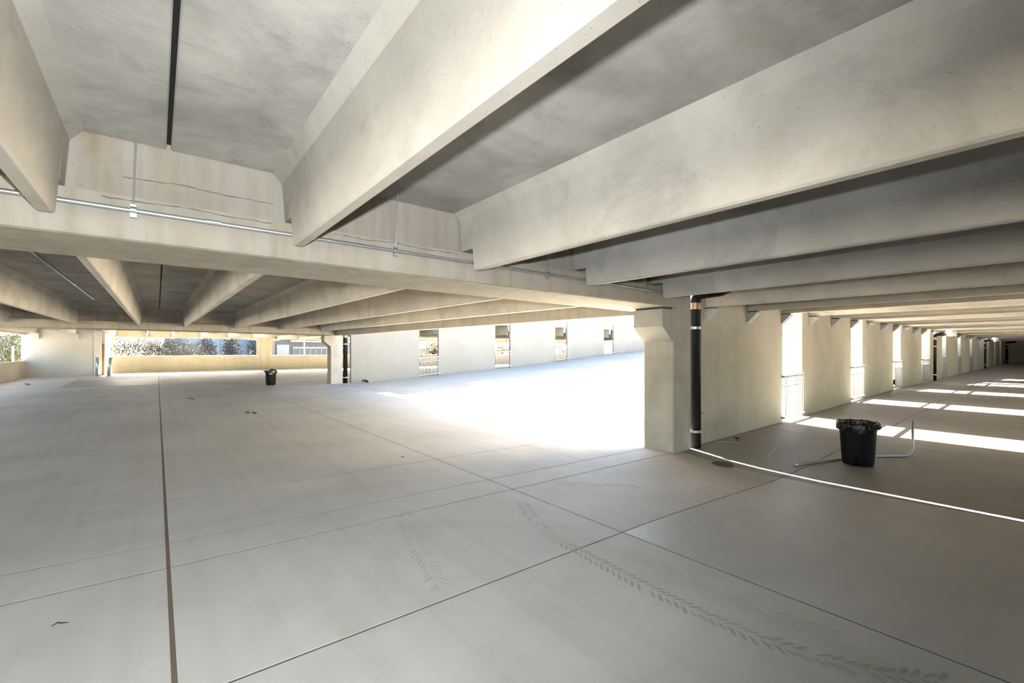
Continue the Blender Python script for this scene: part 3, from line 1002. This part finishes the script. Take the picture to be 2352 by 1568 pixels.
# ------------------------------------------------------------------ dusty tyre tread marks
def tread(name, path, w, mat, period, label, seed, keep=0.95):
    rnd = random.Random(seed)
    pts = []
    for (ax, ay), (bx_, by_) in zip(path, path[1:]):
        L = math.hypot(bx_ - ax, by_ - ay)
        n = max(1, int(L / 0.01))
        for i in range(n):
            pts.append((ax + (bx_ - ax) * i / n, ay + (by_ - ay) * i / n, (bx_ - ax) / L, (by_ - ay) / L))
    step = max(1, int(period / 0.01))
    V, F = [], []
    for c, i in enumerate(range(0, len(pts), step)):
        px, py, tx, ty = pts[i]
        for s in (-1, 1):
            if rnd.random() > keep:
                continue
            off = 0 if s < 0 else period * 0.5
            a = len(V)
            k = rnd.uniform(0.75, 1.1)
            o1 = 0.012 + rnd.uniform(-.005, .005)
            q = [(0.0 + off, o1), (0.6 * period * k + off, o1 + 0.008), (1.35 * period + off, w * k), (0.95 * period + off, w * k * 1.05), (0.45 * period + off, w * 0.55)]
            P = [(px + tx * u - ty * s * v, py + ty * u + tx * s * v) for u, v in q]
            V += [(x, y, zf(x, y) + 0.0012) for x, y in P]
            V += [(x, y, zf(x, y) - 0.002) for x, y in P]
            m = len(P)
            F.append(tuple(a + j for j in range(m)))
            for j in range(m):
                F.append((a + j, a + (j + 1) % m, a + m + (j + 1) % m, a + m + j))
    o = obj(name, V, F, mat)
    tag(o, label, 'tyre mark', 'tyre tread marks on the floor', 'stuff')
    return o


T1 = [(2.83, 2.83), (2.79, 2.26), (2.77, 1.85), (2.765, 1.52), (2.79, 1.2), (2.86, 0.93), (2.98, 0.66), (3.17, 0.43)]
tread('tyre_mark', T1, 0.07, M_TREAD, 0.065, 'dark chevron tyre tread mark curving across the near right floor', 1)
tread('tyre_mark', [(3.28, 3.95), (2.98, 3.35), (2.83, 2.85)], 0.07, M_TREAD2, 0.065, 'fading chevron tyre mark before the joint crossing, behind the dark one', 2, 0.8)
tread('tyre_mark', [(3.08, 2.5), (3.15, 2.15), (3.2, 1.84), (3.18, 1.6), (3.13, 1.24), (3.2, 0.93)], 0.06, M_TREAD2, 0.075, 'faint broken tyre mark right of and beside the dark chevron mark', 3, 0.6)
tread('tyre_mark', [(2.1, 4.5), (1.89, 3.99), (1.75, 3.49), (1.66, 3.08), (1.59, 2.82)], 0.085, M_TREAD2, 0.075, 'faint ribbed tyre mark at mid floor, left of the diagonal joint', 4, 0.75)
tread('tyre_mark', [(3.9, 4.3), (4.6, 3.72), (5.37, 3.2), (5.7, 2.9)], 0.06, M_TREAD2, 0.075, 'faint tyre mark running in front of the nearest column', 5, 0.6)

# ------------------------------------------------------------------ bollards by the corner opening
def bollard(x, y, lean, label):
    z = zf(x, y)
    root = empty('steel_bollard', (x, y, z))
    MB().tube([(x, y, z), (x + lean * 0.5, y, z + 0.6), (x + lean, y, z + 1.2)], 0.10, 14).build('post', M_GALV, root, smooth=True)
    MB().box(x - 0.16, x + 0.16, y - 0.16, y + 0.16, z, z + 0.02).build('base_plate', M_GALV, root)
    tag(root, label, 'bollard', 'steel bollards at the corner opening')


bollard(-2.98, 38.9, 0.0, 'upright grey steel bollard against the corner pier, left of the white return wall')
bollard(-2.42, 38.5, 0.09, 'leaning grey steel bollard before the left end of the yellow parapet')

# ------------------------------------------------------------------ what stands outside
def facade(name, x0, x1, y, z0, z1, nx, nz, wall_m, glass_m, label, depth=12.0):
    root = empty(name, ((x0 + x1) / 2, y, z0))
    MB().box(x0, x1, y + 0.25, y + depth, z0, z1).build('wall', wall_m, root)
    dx, dz_ = (x1 - x0) / nx, (z1 - z0) / nz
    for i in range(nx):
        for j in range(nz):
            MB().box(x0 + i * dx + 0.08, x0 + (i + 1) * dx - 0.08, y + 0.1, y + 0.24, z0 + j * dz_ + 0.08, z0 + (j + 1) * dz_ - 0.08).build('glass_pane', glass_m, root)
    for i in range(nx + 1):
        MB().box(x0 + i * dx - 0.07, x0 + i * dx + 0.07, y, y + 0.26, z0, z1).build('mullion', M_MULL, root)
    for j in range(nz + 1):
        MB().box(x0, x1, y + 0.02, y + 0.26, z0 + j * dz_ - 0.07, z0 + j * dz_ + 0.07).build('transom', M_MULL, root)
    tag(root, label, 'building')
    return root


r = facade('office_building', 3.6, 19.5, 110, -0.7, 13.3, 10, 5, M_GREYB, M_GLASS, 'blue glass office building seen through the long opening, behind bare trees')
MB().box(1.2, 3.5, 109.5, 122, -0.7, 14).build('stair_tower', M_GREYB, r)

root = empty('low_building', (25, 96, -0.7))
MB().box(17.5, 33, 96.3, 110, -0.7, 6.2).build('wall', M_GREYB, root)
MB().box(20.3, 33, 94.5, 96.6, 3.55, 3.85).build('canopy', M_MULL, root)
MB().box(18.0, 33, 96.0, 96.4, 5.0, 5.4).build('fascia', M_MULL, root)
MB().box(18.2, 20.4, 96.1, 96.4, 1.1, 3.0).build('wall_panel', M_MULL, root)
for i in range(10):
    a = 21.2 + i * 1.05
    MB().box(a + 0.06, a + 0.98, 96.15, 96.32, 0.9, 2.3).build('glass_pane', M_DGLASS, root)
    MB().box(a - 0.05, a + 0.05, 96.05, 96.34, 0.2, 2.6).build('mullion', M_MULL, root)
MB().box(21, 31.8, 96.05, 96.34, 2.3, 2.6).build('window_head', M_MULL, root)
tag(root, 'low grey building with a white canopy and shop windows, right of the far pier', 'building')

root = empty('brick_building', (17.4, 90, -0.7))
MB().box(15.6, 17.1, 92, 100, -0.7, 8).build('wall', M_BRICKB, root)
MB().box(15.5, 17.2, 91.9, 100.1, 8, 8.3).build('roof', M_MULL, root)
tag(root, 'salmon brick building edge just left of the far pier', 'building')

root = empty('apartment_building', (-16, 84, -0.7))
MB().box(-34, -11.2, 84.2, 95, -0.7, 10).build('wall', M_BEIGEB, root)
for i in range(7):
    for j in range(3):
        a = -33 + i * 3.1
        fr = MB().box(a, a + 1.9, 83.95, 84.25, 1.5 + j * 3, 3.6 + j * 3).build('window_frame', M_GREYB, root)
        MB().box(a + 0.12, a + 0.9, 83.9, 84.0, 1.62 + j * 3, 3.48 + j * 3).build('glass_pane', M_YELLOW, fr)
        MB().box(a + 1.0, a + 1.78, 83.9, 84.0, 1.62 + j * 3, 3.48 + j * 3).build('glass_pane', M_YELLOW, fr)
MB().box(-34.3, -10.9, 83.7, 95.3, 10, 10.5).build('roof', M_GREYB, root)
tag(root, 'cream building with large windows outside the left side opening', 'building')


def shrub(name, x, y, zb, rx, ry, h, n, leaf_s, mat, label, cat, group=None, trunk=0.4, twiggy=False, seed=1):
    rnd = random.Random(seed)
    root = empty(name, (x, y, zb))
    V, F = [], []
    for k in range(n):
        u = rnd.random() * 2 * math.pi
        c = rnd.uniform(-1, 1)
        rr = rnd.random() ** 0.45
        sxy = math.sqrt(1 - c * c)
        p = Vector((x + rx * rr * sxy * math.cos(u), y + ry * rr * sxy * math.sin(u), zb + h * (0.55 + 0.45 * rr * c)))
        p += Vector((rnd.gauss(0, 1), rnd.gauss(0, 1), rnd.gauss(0, 1))) * 0.06 * rx
        d = Vector((rnd.gauss(0, 1), rnd.gauss(0, 1), rnd.gauss(0.4, 1))).normalized()
        e = d.orthogonal().normalized()
        if twiggy:
            L, W = leaf_s * rnd.uniform(1.5, 4), leaf_s * 0.28
        else:
            L, W = leaf_s * rnd.uniform(0.6, 1.3), leaf_s * rnd.uniform(0.35, 0.6)
        a = len(V)
        g = d.cross(e) * W * 0.3
        V += [p - d * L / 2, p + e * W / 2 + g, p + d * L / 2, p - e * W / 2 + g]
        F += [(a, a + 1, a + 3), (a + 1, a + 2, a + 3)]
    obj('foliage' if not twiggy else 'twigs', V, F, mat, root)
    tm = MB()
    for k in range(5):
        a = k * 1.3 + seed
        tm.tube([(x, y, zb), (x + 0.25 * rx * math.cos(a), y + 0.25 * ry * math.sin(a), zb + h * 0.35), (x + 0.6 * rx * math.cos(a), y + 0.6 * ry * math.sin(a), zb + h * 0.75)],
                [0.05 * trunk * h * 0.6, 0.035 * trunk * h * 0.6, 0.012 * trunk * h], 6)
    tm.build('trunk', M_TRUNK, root)
    tag(root, label, cat, group)
    return root


Z0 = -0.75
shrub('flowering_shrub', 2.15, 58, Z0, 2.3, 2.0, 3.7, 2600, 0.2, M_LEAF_P, 'broad pale flowering shrub just outside the long opening, before the office building', 'shrub', seed=2)
shrub('evergreen_shrub', -9.6, 55, Z0, 1.6, 1.5, 4.2, 2200, 0.18, M_LEAF_Y, 'yellow green shrub outside the left side opening', 'shrub', seed=3)
for k, (x, y, rx, h, mt) in enumerate([(-3.5, 88, 3.2, 5.2, M_LEAF_G), (1.0, 92, 2.8, 4.6, M_LEAF_G), (-0.9, 100, 3.0, 4.9, M_LEAF_G)]):
    shrub('leafy_tree', x, y, Z0, rx, rx, h, 2600, 0.26, mt,
          ['grey green tree at the left end of the long opening', 'grey green tree just left of the grey stair tower outside', 'middle grey green tree beyond the road, seen left in the long opening'][k], 'tree', 'hazy trees beyond the road', seed=10 + k)
for k, (x, y, rx, h) in enumerate([(6.0, 84, 1.4, 4.8), (9.5, 86, 1.4, 5.2), (13.0, 85, 1.4, 4.9)]):
    shrub('bare_tree', x, y, Z0, rx, rx, h, 1500, 0.24, M_TWIG,
          ['leftmost bare tree before the blue glass office', 'middle bare tree before the blue glass office', 'rightmost bare tree before the blue glass office'][k], 'tree', 'bare trees before the office', twiggy=True, seed=20 + k)
shrub('red_twig_shrub', 28.3, 52, Z0, 1.3, 1.3, 4.0, 2200, 0.2, M_LEAF_R, 'reddish twiggy shrub seen through the first slit of the bright far wall', 'shrub', twiggy=True, seed=31)
shrub('bare_tree', 42.1, 55, Z0, 2.0, 2.0, 4.1, 2200, 0.2, M_TWIG_D, 'bare grey tree seen through the second slit of the bright far wall', 'tree', twiggy=True, seed=32)
shrub('evergreen_shrub', 54.0, 54, Z0, 2.2, 2.0, 4.3, 2200, 0.22, M_LEAF_YD, 'yellow green bush seen through the third slit of the bright far wall', 'shrub', seed=33)
shrub('flowering_shrub', 69, 56, Z0, 2.2, 2.0, 3.8, 1800, 0.24, M_LEAF_P, 'pale bush seen through the fourth slit of the bright far wall', 'shrub', seed=34)

# dark posts seen through the first slit
root = empty('post_fence', (26.3, 50, Z0))
for k in range(5):
    MB().box(25.3 + k * 0.32, 25.42 + k * 0.32, 50, 50.14, Z0, 2.1).build('post', M_DARK, root)
MB().box(25.2, 26.8, 50.02, 50.12, 1.9, 2.0).build('rail', M_DARK, root)
tag(root, 'dark post fence outside, seen left in the first slit of the bright far wall', 'fence')

# double-arm street lamp behind the pier, and a flag-less white pole
root = empty('street_lamp', (9.5, 60, Z0))
MB().tube([(9.85, 60, Z0), (9.85, 60, 3.0)], [0.09, 0.06], 10).build('pole', M_MULL, root)
for s in (-1, 1):
    MB().tube([(9.85, 60, 2.95), (9.85 + s * 0.7, 60, 3.08), (9.85 + s * 1.3, 60, 3.14)], [0.05, 0.04, 0.04], 8).build('arm', M_MULL, root)
    MB().loft([[(9.85 + s * t, 60 - w, 3.12 + d), (9.85 + s * t, 60 + w, 3.12 + d), (9.85 + s * t, 60 + w * 0.7, 3.24 + d), (9.85 + s * t, 60 - w * 0.7, 3.24 + d)]
               for t, w, d in ((1.25, 0.08, 0), (1.5, 0.17, 0.02), (2.1, 0.15, 0.06), (2.3, 0.06, 0.09))]).build('lamp_head', M_WHITE, root)
tag(root, 'white double arm street lamp, its pole hidden behind the far pier', 'street lamp')
root = empty('flag_pole', (16.9, 70, Z0))
MB().tube([(16.9, 70, Z0), (16.9, 70, 9)], [0.09, 0.05], 8).build('pole', M_WHITE, root)
MB().lathe(16.9, 70, [(0.04, 9.0), (0.1, 9.06), (0.04, 9.15)], 8).build('finial', M_WHITE, root)
tag(root, 'thin white pole standing before the low grey building', 'pole')
root = empty('sign_pole', (-7.9, 46.5, Z0))
MB().tube([(-7.95, 46.5, Z0), (-7.95, 46.5, 2.05)], 0.06, 8).build('pole', M_WHITE, root)
MB().box(-8.02, -7.88, 46.45, 46.55, 2.05, 2.10).build('cap', M_WHITE, root)
tag(root, 'short white pole beside the yellow green shrub outside the left opening', 'pole')
